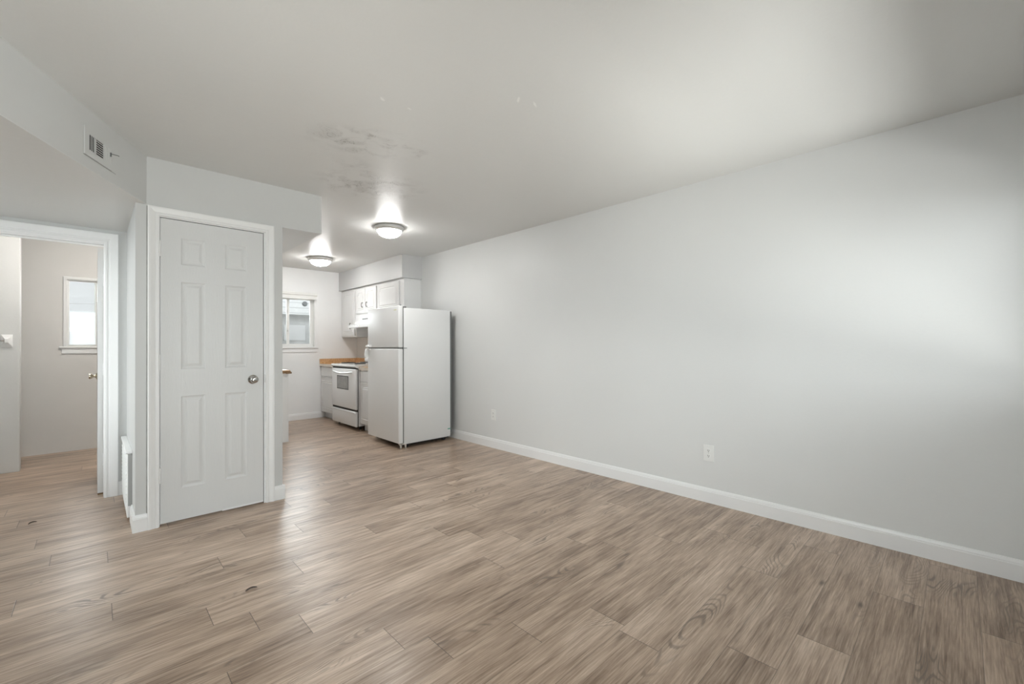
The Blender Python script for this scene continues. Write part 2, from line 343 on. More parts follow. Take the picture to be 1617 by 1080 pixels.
def ceiling_mat():
    mt = mat('ceiling_semi_gloss', (.70, .70, .685), .26, spec=.28); N, L = nodes(mt); b = N['Principled BSDF']; t = NT(N, L)
    tc = N.new('ShaderNodeTexCoord'); P = tc.outputs['Object']; sp = N.new('ShaderNodeSeparateXYZ'); L.new(P, sp.inputs[0]); x, y = sp.outputs[0], sp.outputs[1]
    def blob(cx, cy, rx, ry, rot=0.):
        dx = t.m('SUBTRACT', x, cx); dy = t.m('SUBTRACT', y, cy); cr, sr = math.cos(rot), math.sin(rot)
        a = t.m('DIVIDE', t.m('MULTIPLY_ADD', dx, cr, t.m('MULTIPLY', dy, sr)), rx)
        c = t.m('DIVIDE', t.m('MULTIPLY_ADD', dx, -sr, t.m('MULTIPLY', dy, cr)), ry)
        return t.m('SQRT', t.m('ADD', t.m('MULTIPLY', a, a), t.m('MULTIPLY', c, c)))
    # scuffs of scraped, smeared paint ahead of the kitchen
    m1 = t.mr(blob(1.22, 2.50, .42, .24, -.35), .35, 1.05, 1, 0, True)
    m2 = t.mr(blob(1.55, 3.15, .48, .36, -.3), .35, 1.05, 1, 0, True)
    m3 = t.mr(blob(1.30, 2.85, .22, .12, .3), .3, 1.1, .6, 0, True)
    msk = t.m('MAXIMUM', m1, t.m('MAXIMUM', m2, m3))
    sw = t.noise(P, 5.5, 3, 3.2, .55); ln = t.m('ABSOLUTE', t.m('SUBTRACT', sw, .5))
    line = t.mr(ln, .0, .03, 1, 0, True); cl = t.mr(t.noise(P, 7., 3, .6), .42, .62, 0, 1, True)
    smear = t.m('MULTIPLY', msk, t.m('MAXIMUM', t.m('MULTIPLY', t.m('MULTIPLY', line, cl), 1.), t.m('MULTIPLY', cl, .3)))
    base = t.mix(t.mr(t.noise(P, 1.1, 3), .3, .7, 0, 1), (.70, .70, .685), (.715, .715, .70))
    c = t.mix(smear, base, (.33, .32, .30))
    spots = None
    for a in [(1.038, 2.0, .022, .010, .6), (1.18, 1.985, .016, .007, .2), (1.535, 1.535, .030, .008, .9), (1.625, 1.505, .030, .007, .5)]:
        s_ = t.mr(t.m('ADD', blob(*a), t.m('MULTIPLY', t.noise(P, 60., 2), .8)), 1.0, 1.4, .7, 0)
        spots = s_ if spots is None else t.m('MAXIMUM', spots, s_)
    c = t.mix(spots, c, (.88, .88, .86)); L.new(c, b.inputs['Base Color'])
    # roller and brush texture runs along the house, patchy in gloss
    br = t.noise(t.xyz(t.m('MULTIPLY', x, 2.5), t.m('MULTIPLY', y, 16.)), 1.6, 4, .4)
    fine = t.noise(P, 45., 3)
    hg = t.m('ADD', t.m('MULTIPLY', br, 1.0), t.m('ADD', t.m('MULTIPLY', fine, .25), t.m('MULTIPLY', smear, .8)))
    bp = N.new('ShaderNodeBump'); bp.inputs['Strength'].default_value = .3; bp.inputs['Distance'].default_value = .006
    L.new(hg, bp.inputs['Height']); L.new(bp.outputs[0], b.inputs['Normal'])
    b.inputs['Roughness'].default_value = .36
    return mt
M['ceiling'] = ceiling_mat()

# ------------------------------------------------------------------ mesh helpers
def bx(bm, x0, x1, y0, y1, z0, z1, bev=0, seg=2):
    x0, x1 = sorted((x0, x1)); y0, y1 = sorted((y0, y1)); z0, z1 = sorted((z0, z1))
    vs = [bm.verts.new(p) for p in ((x0, y0, z0), (x1, y0, z0), (x1, y1, z0), (x0, y1, z0), (x0, y0, z1), (x1, y0, z1), (x1, y1, z1), (x0, y1, z1))]
    fs = [bm.faces.new([vs[i] for i in f]) for f in ((0, 3, 2, 1), (4, 5, 6, 7), (0, 1, 5, 4), (1, 2, 6, 5), (2, 3, 7, 6), (3, 0, 4, 7))]
    if bev:
        es = list({e for f in fs for e in f.edges})
        bmesh.ops.bevel(bm, geom=es, offset=bev, segments=seg, affect='EDGES', profile=.5)
    return bm
def BX(*a, **k): return bx(bmesh.new(), *a, **k)
def lathe(bm, prof, M4, n=40, close=False):
    rings = []
    for r, z in prof:
        rings.append([bm.verts.new(M4 @ Vector((r*math.cos(2*PI*i/n), r*math.sin(2*PI*i/n), z))) for i in range(n)] if r > 1e-6 else [bm.verts.new(M4 @ Vector((0, 0, z)))])
    for a, b in zip(rings, rings[1:]):
        for i in range(n):
            j = (i+1) % n
            if len(a) == 1 and len(b) == 1: continue
            if len(a) == 1: bm.faces.new((a[0], b[i], b[j]))
            elif len(b) == 1: bm.faces.new((a[i], a[j], b[0]))
            else: bm.faces.new((a[i], a[j], b[j], b[i]))
    return bm
def tube(bm, pts, r, n=10):
    pts = [Vector(p) for p in pts]; rings = []
    for i, p in enumerate(pts):
        d = (pts[min(i+1, len(pts)-1)]-pts[max(i-1, 0)]).normalized()
        a = d.cross(Vector((0, 0, 1))); a = a.normalized() if a.length > .01 else Vector((1, 0, 0)); b = d.cross(a)
        rr = r[i] if isinstance(r, (list, tuple)) else r
        rings.append([bm.verts.new(p+(a*math.cos(2*PI*k/n)+b*math.sin(2*PI*k/n))*rr) for k in range(n)])
    for a, b in zip(rings, rings[1:]):
        for k in range(n): bm.faces.new((a[k], a[(k+1) % n], b[(k+1) % n], b[k]))
    bm.faces.new(rings[0][::-1]); bm.faces.new(rings[-1]); return bm
def prism(bm, poly, f0, f1):
    """poly: 2-D points; f0/f1 map a 2-D point to 3-D for each cap"""
    a = [bm.verts.new(f0(p)) for p in poly]; b = [bm.verts.new(f1(p)) for p in poly]; n = len(poly)
    bm.faces.new(a[::-1]); bm.faces.new(b)
    for i in range(n): bm.faces.new((a[i], a[(i+1) % n], b[(i+1) % n], b[i]))
    return bm
def obj(name, bm, m, parent=None, smooth=False, kind=None, loc=None):
    bmesh.ops.recalc_face_normals(bm, faces=bm.faces[:])
    me = bpy.data.meshes.new(name); bm.to_mesh(me); bm.free()
    me.materials.append(M[m] if isinstance(m, str) else m)
    if smooth:
        for p in me.polygons: p.use_smooth = True
        me.set_sharp_from_angle(angle=math.radians(38))
    o = bpy.data.objects.new(name, me); C.objects.link(o)
    if parent: o.parent = parent; o.matrix_parent_inverse = parent.matrix_world.inverted() if False else Matrix.Translation(-parent.location)
    if kind: o['kind'] = kind
    return o
def struct(name, bm, m, label=None, **k):
    o = obj(name, bm, m, kind='structure', **k)
    if label: o['label'] = label
    return o
def thing(name, label, cat, loc=(0, 0, 0), group=None, kind=None):
    o = bpy.data.objects.new(name, None); C.objects.link(o); o.location = loc; o.empty_display_size = .1
    o['label'] = label
    if cat: o['category'] = cat
    if group: o['group'] = group
    if kind: o['kind'] = kind
    return o

# ------------------------------------------------------------------ room shell
fl = bmesh.new(); bx(fl, -3.2, XR+.12, YB-.12, 7.46, -.08, 0)
struct('floor', fl, 'floor', 'brown-grey oak-look plank floor through all rooms')
struct('ceiling', BX(-3.2, XR+.12, YB-.12, 7.46, H, H+.08), 'ceiling', 'glossy off-white ceiling with scraped smears near the kitchen')

struct('wall_right', BX(XR, XR+.12, YB-.12, 7.46, 0, H), 'wall', 'long plain pale grey wall with two outlets')
# window wall behind the camera: a wide window by the right wall, an added glazed opening further left for frontal light
bm = bmesh.new(); y0, y1 = YB-.12, YB
W3 = (1.35, 3.20, .91, 1.96); D3 = (-.45, .50, .10, 2.05)
L3 = (3.0, 4.45, .75, 2.06)  # added hall opening, lets fill light in
L5 = (.1, 1.5, .60, 2.06)  # added living-room opening, lets fill light onto the right wall
bx(bm, -3.2, D3[0], y0, y1, 0, H); bx(bm, D3[1], W3[0], y0, y1, 0, H); bx(bm, W3[1], XR, y0, y1, 0, H)
bx(bm, W3[0], W3[1], y0, y1, 0, W3[2]); bx(bm, W3[0], W3[1], y0, y1, W3[3], H)
bx(bm, D3[0], D3[1], y0, y1, 0, D3[2]); bx(bm, D3[0], D3[1], y0, y1, D3[3], H)
struct('wall_front', bm, 'wall', 'window wall behind the camera')
bm = bmesh.new(); bx(bm, XL-.1, XL, YB, L5[0], 0, H); bx(bm, XL-.1, XL, L5[1], L3[0], 0, H); bx(bm, XL-.1, XL, L5[0], L5[1], 0, L5[2]); bx(bm, XL-.1, XL, L5[0], L5[1], L5[3], H); bx(bm, XL-.1, XL, L3[1], YF, 0, H); bx(bm, XL-.1, XL, L3[0], L3[1], 0, L3[2]); bx(bm, XL-.1, XL, L3[0], L3[1], L3[3], H)
struct('wall_left', bm, 'wall', 'left wall of the living room with added window openings')
# kitchen end wall with window hole
KW = (1.70, 2.598, 1.165, 1.97)
bm = bmesh.new(); bx(bm, 1.155, KW[0], YK, YK+.12, 0, H); bx(bm, KW[1], XR, YK, YK+.12, 0, H)
bx(bm, KW[0], KW[1], YK, YK+.12, 0, KW[2]); bx(bm, KW[0], KW[1], YK, YK+.12, KW[3], H)
struct('wall_kitchen', bm, 'kitchen_wall', 'kitchen end wall with the window')
# wall between kitchen and closet / bathroom
struct('wall_partition', BX(.955, 1.055, 3.77, 7.46, 0, H), 'wall', 'kitchen side wall running back from the closet')
# closet front wall with door opening
DO = (.308, .936, 2.046)
bm = bmesh.new(); bx(bm, .19, DO[0], YC, YC+.11, 0, H); bx(bm, DO[1], 1.055, YC, YC+.11, 0, H); bx(bm, DO[0], DO[1], YC, YC+.11, DO[2], H)
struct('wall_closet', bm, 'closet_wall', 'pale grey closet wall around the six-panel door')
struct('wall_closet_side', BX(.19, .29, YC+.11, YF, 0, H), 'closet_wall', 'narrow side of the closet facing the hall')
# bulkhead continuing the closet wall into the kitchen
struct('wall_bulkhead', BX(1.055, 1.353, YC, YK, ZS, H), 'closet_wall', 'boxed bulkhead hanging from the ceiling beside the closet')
# hall end wall with doorway
HD = (-.72, .058, 2.0)
bm = bmesh.new(); bx(bm, XL-1.9, HD[0], YF, YF+.11, 0, H); bx(bm, HD[1], .29, YF, YF+.11, 0, H); bx(bm, HD[0], HD[1], YF, YF+.11, HD[2], H)
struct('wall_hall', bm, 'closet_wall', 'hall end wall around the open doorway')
# angled header over the hall and the low hall ceiling behind it
k0 = Vector((.245, YC)); k1 = Vector((-.2687, 2.639)); dr = (k1-k0).normalized()
k2 = k0+dr*((XL-k0.x)/dr.x); nrm = Vector((-dr.y, dr.x)); nrm = nrm if nrm.x < 0 else -nrm
th = .11
hd = [k0, k2, k2+Vector((0, th/abs(dr.x))), Vector((.19, YC+.12)), Vector((.19, YC)), ]
bm = bmesh.new(); prism(bm, hd, lambda p: (p[0], p[1], ZS+.003), lambda p: (p[0], p[1], H))
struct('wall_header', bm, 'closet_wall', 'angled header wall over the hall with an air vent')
bm = bmesh.new(); prism(bm, [k0, k2, Vector((XL, YF)), Vector((.19, YF)), Vector((.19, YC))], lambda p: (p[0], p[1], ZS), lambda p: (p[0], p[1], ZS+.003)); prism(bm, [Vector((.19, YC+.12)), k2+Vector((0, th/abs(dr.x))), Vector((XL, YF)), Vector((.19, YF))], lambda p: (p[0], p[1], ZS+.003), lambda p: (p[0], p[1], ZS+.06))
struct('ceiling_hall', bm, 'ceiling', 'lowered hall ceiling behind the angled header')
# bathroom
BW = (-.220, .240, 1.19, 1.950)
bm = bmesh.new(); Y2 = 7.02; bx(bm, -3.2, BW[0], Y2, Y2+.12, 0, H); bx(bm, BW[1], .955, Y2, Y2+.12, 0, H)
bx(bm, BW[0], BW[1], Y2, Y2+.12, 0, BW[2]); bx(bm, BW[0], BW[1], Y2, Y2+.12, BW[3], H)
struct('wall_bathroom', bm, 'bath_wall', 'far wall of the room beyond the doorway with a small window')
struct('wall_stub', BX(-3.1, -.507, 6.22, 6.34, 0, H, bev=.004), 'closet_wall', 'bright wall end inside the room beyond the doorway')
struct('wall_bathroom_side', BX(-3.2, -3.1, YF, 7.14, 0, H), 'bath_wall')
# soffit above the wall cabinets
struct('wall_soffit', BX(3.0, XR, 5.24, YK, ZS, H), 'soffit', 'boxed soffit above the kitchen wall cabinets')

# ------------------------------------------------------------------ baseboards
def basebd(name, p0, p1, nx, ny, h=.108, t=.014, label=None):
    """p0->p1 along the wall, (nx,ny) points into the room"""
    prof = [(0, 0), (t, 0), (t, h-.026), (t-.003, h-.022), (t-.003, h-.016), (t-.006, h-.006), (t-.009, h), (0, h)]
    bm = bmesh.new(); p0 = Vector(p0); p1 = Vector(p1)
    prism(bm, prof, lambda q: (p0.x+nx*q[0], p0.y+ny*q[0], q[1]), lambda q: (p1.x+nx*q[0], p1.y+ny*q[0], q[1]))
    return struct(name, bm, 'trim', label)
basebd('baseboard_right', (XR, YB), (XR, YK), -1, 0, label='white baseboard along the long plain wall')
basebd('baseboard_kitchen', (1.70, YK), (2.74, YK), 0, -1, h=.10, label='white baseboard under the kitchen window')
basebd('baseboard_closet', (.176, YC), (.249, YC), 0, -1, label='short white baseboard at the hall side of the closet door')
basebd('baseboard_closet_kitchen', (.995, YC), (1.069, YC), 0, -1, label='short white baseboard at the kitchen side of the closet door')
basebd('baseboard_partition', (1.055, YC), (1.055, 5.70), 1, 0)
basebd('baseboard_closet_side', (.19, YC), (.19, 3.93), -1, 0)
basebd('baseboard_hall', (.142, YF), (.19, YF), 0, -1, label='short white baseboard beside the open doorway')
basebd('baseboard_left', (XL, YB), (XL, YF), 1, 0)

# ------------------------------------------------------------------ casings
CPROF = [(0, 0), (0, .010), (.004, .013), (.014, .013), (.020, .010), (.030, .013), (.042, .017), (.052, .018), (.058, .015), (.058, 0)]
def casing(name, x0, x1, z1, yw, sy, prof=CPROF, z0=0, label=None, closed=False, par=None):
    """moulded frame round an opening in a wall whose face is at yw; sy = direction into the room"""
    bm = bmesh.new(); path = []
    for o, d in prof:
        y = yw+sy*d
        path.append([(x0-o, y, z0-(o if closed else 0)), (x0-o, y, z1+o), (x1+o, y, z1+o), (x1+o, y, z0-(o if closed else 0))])
    V = [[bm.verts.new(p) for p in q] for q in path]; n = len(V)
    for i in range(n):
        a, b = V[i], V[(i+1) % n]
        for k in range(4 if closed else 3):
            k2_ = (k+1) % 4
            bm.faces.new((a[k], a[k2_], b[k2_], b[k]))
    if not closed:
        bm.faces.new([q[0] for q in V]); bm.faces.new([q[3] for q in V][::-1])
    if par: return obj(name, bm, 'trim', par)
    return struct(name, bm, 'trim', label)
ca = casing('trim_1', .3075, .9365, 2.047, YC, -1, label='white moulded casing around the closet door')
obj('filler_gap', BX(.2445, .2495, YC-.004, YC, .108, 2.10), 'sealant', ca)['label'] = 'cracked grey filler line along the casing'
HP = [(0, 0), (0, .012), (.006, .016), (.016, .016), (.020, .011), (.030, .011), (.034, .016), (.080, .018), (.084, .014), (.084, 0)]
casing('trim_2', HD[0]+.0005, HD[1]-.0005, HD[2]-.004, YF, -1, prof=HP, label='white casing around the open hall doorway')
# jambs
bm = bmesh.new(); bx(bm, DO[0], DO[0]+.004, YC, YC+.11, 0, DO[2]-.004); bx(bm, DO[1]-.010, DO[1], YC, YC+.11, 0, DO[2]-.004); bx(bm, DO[0], DO[1], YC, YC+.11, DO[2]-.005, DO[2])
bx(bm, DO[0], DO[0]+.016, YC+.046, YC+.058, 0, DO[2]-.005); bx(bm, DO[1]-.022, DO[1], YC+.046, YC+.058, 0, DO[2]-.005); bx(bm, DO[0]+.016, DO[1]-.022, YC+.046, YC+.058, DO[2]-.020, DO[2]-.005)
struct('trim_3', bm, 'trim', 'painted jamb of the closet door')
bm = bmesh.new(); bx(bm, HD[1]-.003, HD[1], YF, YF+.11, 0, HD[2]); bx(bm, HD[0], HD[0]+.012, YF, YF+.11, 0, HD[2]); bx(bm, HD[0], HD[1], YF, YF+.11, HD[2]-.012, HD[2])
bx(bm, HD[0]+.012, HD[1]-.003, YF+.05, YF+.062, HD[2]-.022, HD[2]-.012)
struct('trim_4', bm, 'trim', 'painted jamb of the open hall doorway')

# ------------------------------------------------------------------ doors
def panel_loops(bm, rect, prof, P):
    """nested rectangles; prof = (inset, depth) list, P maps (u, z, depth) to 3-D; returns outer loop verts"""
    u0, u1, z0, z1 = rect; loops = []
    for i, d in prof:
        loops.append([bm.verts.new(P(*q)) for q in ((u0+i, z0+i, d), (u1-i, z0+i, d), (u1-i, z1-i, d), (u0+i, z1-i, d))])
    for a, b in zip(loops, loops[1:]):
        for k in range(4): bm.faces.new((a[k], a[(k+1) % 4], b[(k+1) % 4], b[k]))
    bm.faces.new(loops[-1])
def six_panel(P, U0, U1, Z0, Z1, T, cols, rows, prof):
    bm = bmesh.new()
    us = [U0]+[c for q in cols for c in q]+[U1]; zs = [Z0]+[c for q in rows for c in q]+[Z1]
    for i in range(len(us)-1):
        for j in range(len(zs)-1):
            if i % 2 == 1 and j % 2 == 1: panel_loops(bm, (us[i], us[i+1], zs[j], zs[j+1]), prof, P)
            else: bm.faces.new([bm.verts.new(P(a, b, 0)) for a, b in ((us[i], zs[j]), (us[i+1], zs[j]), (us[i+1], zs[j+1]), (us[i], zs[j+1]))])
    # edges and back
    c = [(U0, Z0), (U1, Z0), (U1, Z1), (U0, Z1)]
    for k in range(4):
        a, b = c[k], c[(k+1) % 4]; bm.faces.new([bm.verts.new(q) for q in (P(*a, 0), P(*b, 0), P(*b, T), P(*a, T))])
    bm.faces.new([bm.verts.new(P(*q, T)) for q in c])
    bmesh.ops.remove_doubles(bm, verts=bm.verts[:], dist=1e-5)
    return bm
PP = [(0, 0), (.006, .004), (.013, .0062), (.020, .0062), (.034, .0015), (.038, .0008)]
DY = YC+.004
bm = six_panel(lambda u, z, d: (u, DY+d, z), .3145, .9215, .014, 2.036, .035,
               [(.424, .561), (.677, .812)], [(.228, .848), (1.030, 1.622), (1.738, 1.918)], PP)
d1 = struct('door_1', bm, 'door', 'closed white six-panel closet door with a round metal knob')
def knob(par, cx, y, cz, s=1, name='door_knob', mt='nickel', axis='-Y', r=.027, out=.062):
    R = Matrix.Translation((cx, y, cz)) @ {'-Y': Matrix.Rotation(PI/2, 4, 'X'), '-X': Matrix.Rotation(-PI/2, 4, 'Y')}[axis]
    bm = bmesh.new(); lathe(bm, [(0, -.001), (r*1.22, -.001), (r*1.24, .004), (r*1.08, .008), (r*.5, .011), (r*.42, .022), (r*.55, .028), (r*.9, .036), (r, .046), (r*.95, .055), (r*.7, out), (r*.25, out+.002), (0, out+.001)], R, 36)
    return obj(name, bm, mt, par, smooth=True)
knob(d1, .853, DY, .937, mt='chrome')
for z in (1.832, 1.08, .335):
    bm = bmesh.new(); bx(bm, .3085, .3165, DY-.012, DY+.001, z-.047, z+.047, bev=.003)
    tube(bm, [(.3115, DY-.010, z-.052), (.3115, DY-.010, z+.052)], .0055, 12)
    h = obj('hinge', bm, 'trim', d1); h['label'] = 'painted butt hinge'
obj('strike_plate', BX(.9300, .9335, YC-.0015, YC+.004, .91, .97), 'nickel', d1)
obj('bottom_sweep', BX(.66, .9215, DY-.003, DY+.004, .010, .022), 'trim', d1)

# open door in the doorway, hinged on its jamb, swung inward 90 degrees
dx0, dx1, dy0, dy1 = .022, .057, 4.800, 5.555
bm = six_panel(lambda u, z, d: (dx0+d, u, z), dy0, dy1, .012, 1.975, .035,
               [(dy0+.11, dy0+.32), (dy0+.435, dy0+.645)], [(.22, .83), (1.0, 1.57), (1.68, 1.86)], PP)
d2 = struct('door_2', bm, 'door', 'white door standing open into the far room, seen edge-on')
knob(d2, dx0, 5.495, .915, mt='brass', axis='-X', r=.024, out=.052)
for z in (1.72, 1.0, .28):
    bm = bmesh.new(); bx(bm, dx1-.004, dx1+.005, dy0-.006, dy0+.002, z-.045, z+.045, bev=.002); tube(bm, [(dx1+.001, dy0-.007, z-.048), (dx1+.001, dy0-.007, z+.048)], .006, 10)
    obj('hinge', bm, 'trim', d2)
# worn wood scrap where the floor meets the jamb
struct('trim_5', BX(.022, .062, 4.80, 4.86, 0, .006), 'beam', 'bare wood scrap at the foot of the open door')

# ------------------------------------------------------------------ windows
def window(name, label, W, yin, yout, mull, sashw=.035, nose=.03, sill_over=.055, f=.015):
    """W = opening (x0,x1,z0,z1) in a wall from yin (room face) to yout"""
    x0, x1, z0, z1 = W; e = thing(name, label, None, ((x0+x1)/2, yin, z0), kind='structure')
    y0, y1 = yin+.045, yin+.09
    bm = bmesh.new()
    bx(bm, x0, x0+f, y0, y1, z0, z1); bx(bm, x1-f, x1, y0, y1, z0, z1); bx(bm, x0+f, x1-f, y0, y1, z0, z0+f); bx(bm, x0+f, x1-f, y0, y1, z1-f, z1)
    # reveal lining
    bx(bm, x0, x0+.006, yin, y0, z0, z1); bx(bm, x1-.006, x1, yin, y0, z0, z1); bx(bm, x0, x1, yin, y0, z1-.006, z1)
    obj('window_frame', bm, 'plastic', e)
    for i, (a, b) in enumerate(((x0+f, mull+.012), (mull-.012, x1-f))):
        yy = y0+.004+i*.018; s = sashw
        bm = bmesh.new(); bx(bm, a, a+s, yy, yy+.016, z0+f, z1-f); bx(bm, b-s, b, yy, yy+.016, z0+f, z1-f)
        bx(bm, a+s, b-s, yy, yy+.016, z0+f, z0+f+s); bx(bm, a+s, b-s, yy, yy+.016, z1-f-s, z1-f)
        sa = obj('sash', bm, 'plastic', e)
        obj('pane', BX(a+s, b-s, yy+.006, yy+.010, z0+f+s, z1-f-s), 'glass', sa)
        if i == 0:
            for zz in (.33, .72):
                z_ = z0+(z1-z0)*zz; bm = bmesh.new(); bx(bm, b-s*.8, b-.004, yy-.012, yy, z_-.02, z_+.02, bev=.003); bx(bm, b-s*.6, b-.012, yy-.020, yy-.010, z_-.03, z_+.004, bev=.002)
                obj('sash_latch', bm, 'plastic', sa)
    bm = bmesh.new(); bx(bm, x0-sill_over, x1+sill_over, yin-nose, yin+.045, z0-.022, z0, bev=.004)
    obj('window_sill', bm, 'trim', e)
    obj('apron', BX(x0-sill_over+.02, x1+sill_over-.02, yin-.014, yin, z0-.085, z0-.022, bev=.003), 'trim', e)
    return e
FW = [(0, 0), (0, .012), (.004, .014), (.026, .014), (.030, .010), (.030, 0)]
FL = [(0, 0), (0, .012), (.004, .014), (.050, .014), (.054, .010), (.054, 0)]
w1 = window('window_1', 'sliding kitchen window with a raised blind, siding outside', KW, YK, YK+.12, 2.212)
casing('casing', KW[0], KW[1], KW[3], YK, -1, prof=[(o*.83, d) for o, d in FL], z0=KW[2], par=w1)
w2 = window('window_2', 'small bright window in the room beyond the doorway', BW, Y2, Y2+.12, .014, sashw=.012, f=.006, nose=.035, sill_over=.062)
casing('casing', BW[0], BW[1], BW[3], Y2, -1, prof=FW, z0=BW[2], par=w2)
# the window behind the camera and the added opening beside it
def plainwin(name, label, W, n):
    x0, x1, z0, z1 = W; e = thing(name, label, None, ((x0+x1)/2, YB, z0), kind='structure')
    bm = bmesh.new(); y0, y1 = YB-.10, YB-.06; f = .035
    bx(bm, x0, x0+f, y0, y1, z0, z1); bx(bm, x1-f, x1, y0, y1, z0, z1); bx(bm, x0+f, x1-f, y0, y1, z0, z0+f); bx(bm, x0+f, x1-f, y0, y1, z1-f, z1)
    for i in range(1, n): c = x0+(x1-x0)*i/n; bx(bm, c-.015, c+.015, y0, y1, z0+f, z1-f)
    fr = obj('window_frame', bm, 'plastic', e); g = BX(x0+f, x1-f, y0+.018, y0+.022, z0+f, z1-f); obj('pane', g, 'glass', fr)
plainwin('window_3', 'front window behind the camera', W3, 2)
plainwin('fill_window_front', 'unseen glazed opening behind the camera, added for frontal light', D3, 1)

for nm, lb, L_ in (('fill_window_hall', 'unseen side window added to fill the hall with light', L3), ('fill_window_room', 'unseen side window added to fill the living room with light', L5)):  # added windows, only there to admit side fill light
    e = thing(nm, lb, None, (XL, (L_[0]+L_[1])/2, L_[2]), kind='structure')
    bm = bmesh.new(); f = .035; x0, x1 = XL-.08, XL-.04
    bx(bm, x0, x1, L_[0], L_[0]+f, L_[2], L_[3]); bx(bm, x0, x1, L_[1]-f, L_[1], L_[2], L_[3]); bx(bm, x0, x1, L_[0]+f, L_[1]-f, L_[2], L_[2]+f); bx(bm, x0, x1, L_[0]+f, L_[1]-f, L_[3]-f, L_[3])
    fr_ = obj('window_frame', bm, 'plastic', e); obj('pane', BX(x0+.018, x0+.022, L_[0]+f, L_[1]-f, L_[2]+f, L_[3]-f), 'glass', fr_)
# raised blind over the kitchen window
bl = thing('window_blind', 'white blind rolled up at the head of the kitchen window', 'blind', (2.15, YK-.05, 1.96))
obj('headrail', BX(1.66, 2.618, YK-.075, YK-.0145, 1.990, 2.034, bev=.004), 'roller', bl)
obj('valance', BX(1.665, 2.610, YK-.066, YK-.0145, 1.928, 1.988, bev=.003), 'roller', bl)

# ------------------------------------------------------------------ outside
struct('ground_outside', BX(-12, 14, YB-14, YB-.125, -.30, -.20), 'ground')
struct('ground_yard', BX(-12, 14, 7.47, 22, -.30, -.20), 'ground')
struct('eave_front', BX(-4, 5, YB-1.0, YB-.125, 2.55, 2.62), 'trim')
nb = thing('neighbour_building', 'pale house with white lap siding outside the kitchen window', 'building', (3.3, 10.6, 0))
obj('siding_wall', BX(1.2, 7.5, 10.0, 13.0, 1.86, 4.2), 'siding', nb)
obj('lower_wall', BX(1.2, 7.5, 10.5, 13.0, -.20, 1.86), 'grey_out', nb)
bm = bmesh.new(); bx(bm, 1.4, 7.4, 10.06, 10.10, 1.16, 1.22)
bx(bm, 1.4, 7.4, 10.06, 10.10, .30, .36)
for i in range(10): bx(bm, 1.5+i*.62, 1.56+i*.62, 10.05, 10.11, -.2, 1.16)
obj('railing', bm, 'pale_out', nb)
bm = bmesh.new(); lathe(bm, [(0, 0), (.055, 0), (.055, .02), (.035, .05), (0, .055)], Matrix.Translation((3.33, 10.0, 2.10)) @ Matrix.Rotation(PI/2, 4, 'X'), 20)
obj('outdoor_lamp', bm, 'greyback', nb, smooth=True)
obj('window_surround', BX(3.05, 3.5, 10.46, 10.5, 1.3, 1.65), 'pale_out', nb)
bw = thing('garden_wall', 'pale wall beyond the small window of the far room', 'wall', (0, 11, 0))
obj('wall_face', BX(-3.5, 1.0, 11.0, 11.2, -.2, 1.45), 'pale_out', bw)
for i, z in enumerate((1.75, 1.60)):
    bm = bmesh.new(); tube(bm, [(-3.5+.6*k, 10.7, z+.10+.018*k-.03*math.sin(PI*k/7)) for k in range(8)], .003, 6)
    o = obj('overhead_cable', bm, 'grey_out'); o['label'] = ['upper', 'lower'][i]+' thin cable crossing the view through the far room window'; o['category'] = 'cable'

# ------------------------------------------------------------------ vent in the angled header
vx = Vector((k0.x, k0.y, 0)); D3v = Vector((dr.x, dr.y, 0)); N3 = Vector((-nrm.x, -nrm.y, 0)).normalized()
if N3.x < 0: N3 = -N3
def HP3(s, z, d): p = Vector((.225, 3.624, 0))+Vector((-.4482, -.8939, 0))*s; return p+N3*d+Vector((0, 0, z))
# distance of that measured line from the header face
off = (Vector((.225, 3.624, 0))-vx).dot(N3)
def HB(bm, s0, s1, z0, z1, d0, d1):
    vs = [bm.verts.new(HP3(s, z, d-off)) for d in (d0, d1) for s, z in ((s0, z0), (s1, z0), (s1, z1), (s0, z1))]
    for f in ((0, 3, 2, 1), (4, 5, 6, 7), (0, 1, 5, 4), (1, 2, 6, 5), (2, 3, 7, 6), (3, 0, 4, 7)): bm.faces.new([vs[i] for i in f])
c_ = HP3(.47, 2.25, -off)
vt = thing('air_vent', 'painted-over square air vent with black slots on the angled header', 'vent', tuple(c_))
bm = bmesh.new(); a, b, z0, z1 = .352, .592, 2.172, 2.322
sx = (.430, .498, .503, .556); zz = (2.207, 2.288)
HB(bm, a, sx[0], z0, z1, 0, .006); HB(bm, sx[3], b, z0, z1, 0, .006); HB(bm, sx[0], sx[3], z0, zz[0], 0, .006); HB(bm, sx[0], sx[3], zz[1], z1, 0, .006); HB(bm, sx[1], sx[2], zz[0], zz[1], 0, .006)
obj('vent_frame', bm, 'closet_wall', vt)
bm = bmesh.new(); HB(bm, sx[0], sx[3], zz[0], zz[1], .0002, .0008); obj('duct_opening', bm, 'black', vt)
for i in range(6):
    z = zz[0]+.0085+i*.0122; bm = bmesh.new(); HB(bm, sx[0], sx[1], z, z+.0038, .0045, .0055); obj('vane', bm, 'closet_wall', vt)
for i in range(3):
    s = sx[2]+.0095+i*.0135; bm = bmesh.new(); HB(bm, s, s+.0036, zz[0], zz[1], .0045, .0055); obj('vane', bm, 'closet_wall', vt)
bm = bmesh.new()
for i in range(5): HB(bm, .366+i*.012, .370+i*.012, zz[0], zz[1], .006, .0072)
obj('painted_vanes', bm, 'closet_wall', vt)
bm = bmesh.new(); HB(bm, .372, .377, 2.246, 2.268, .006, .012); tube(bm, [HP3(.373, 2.262, .010-off), HP3(.350, 2.264, .030-off), HP3(.345, 2.262, .034-off)], .0022, 8)
obj('damper_lever', bm, 'greyback', vt)
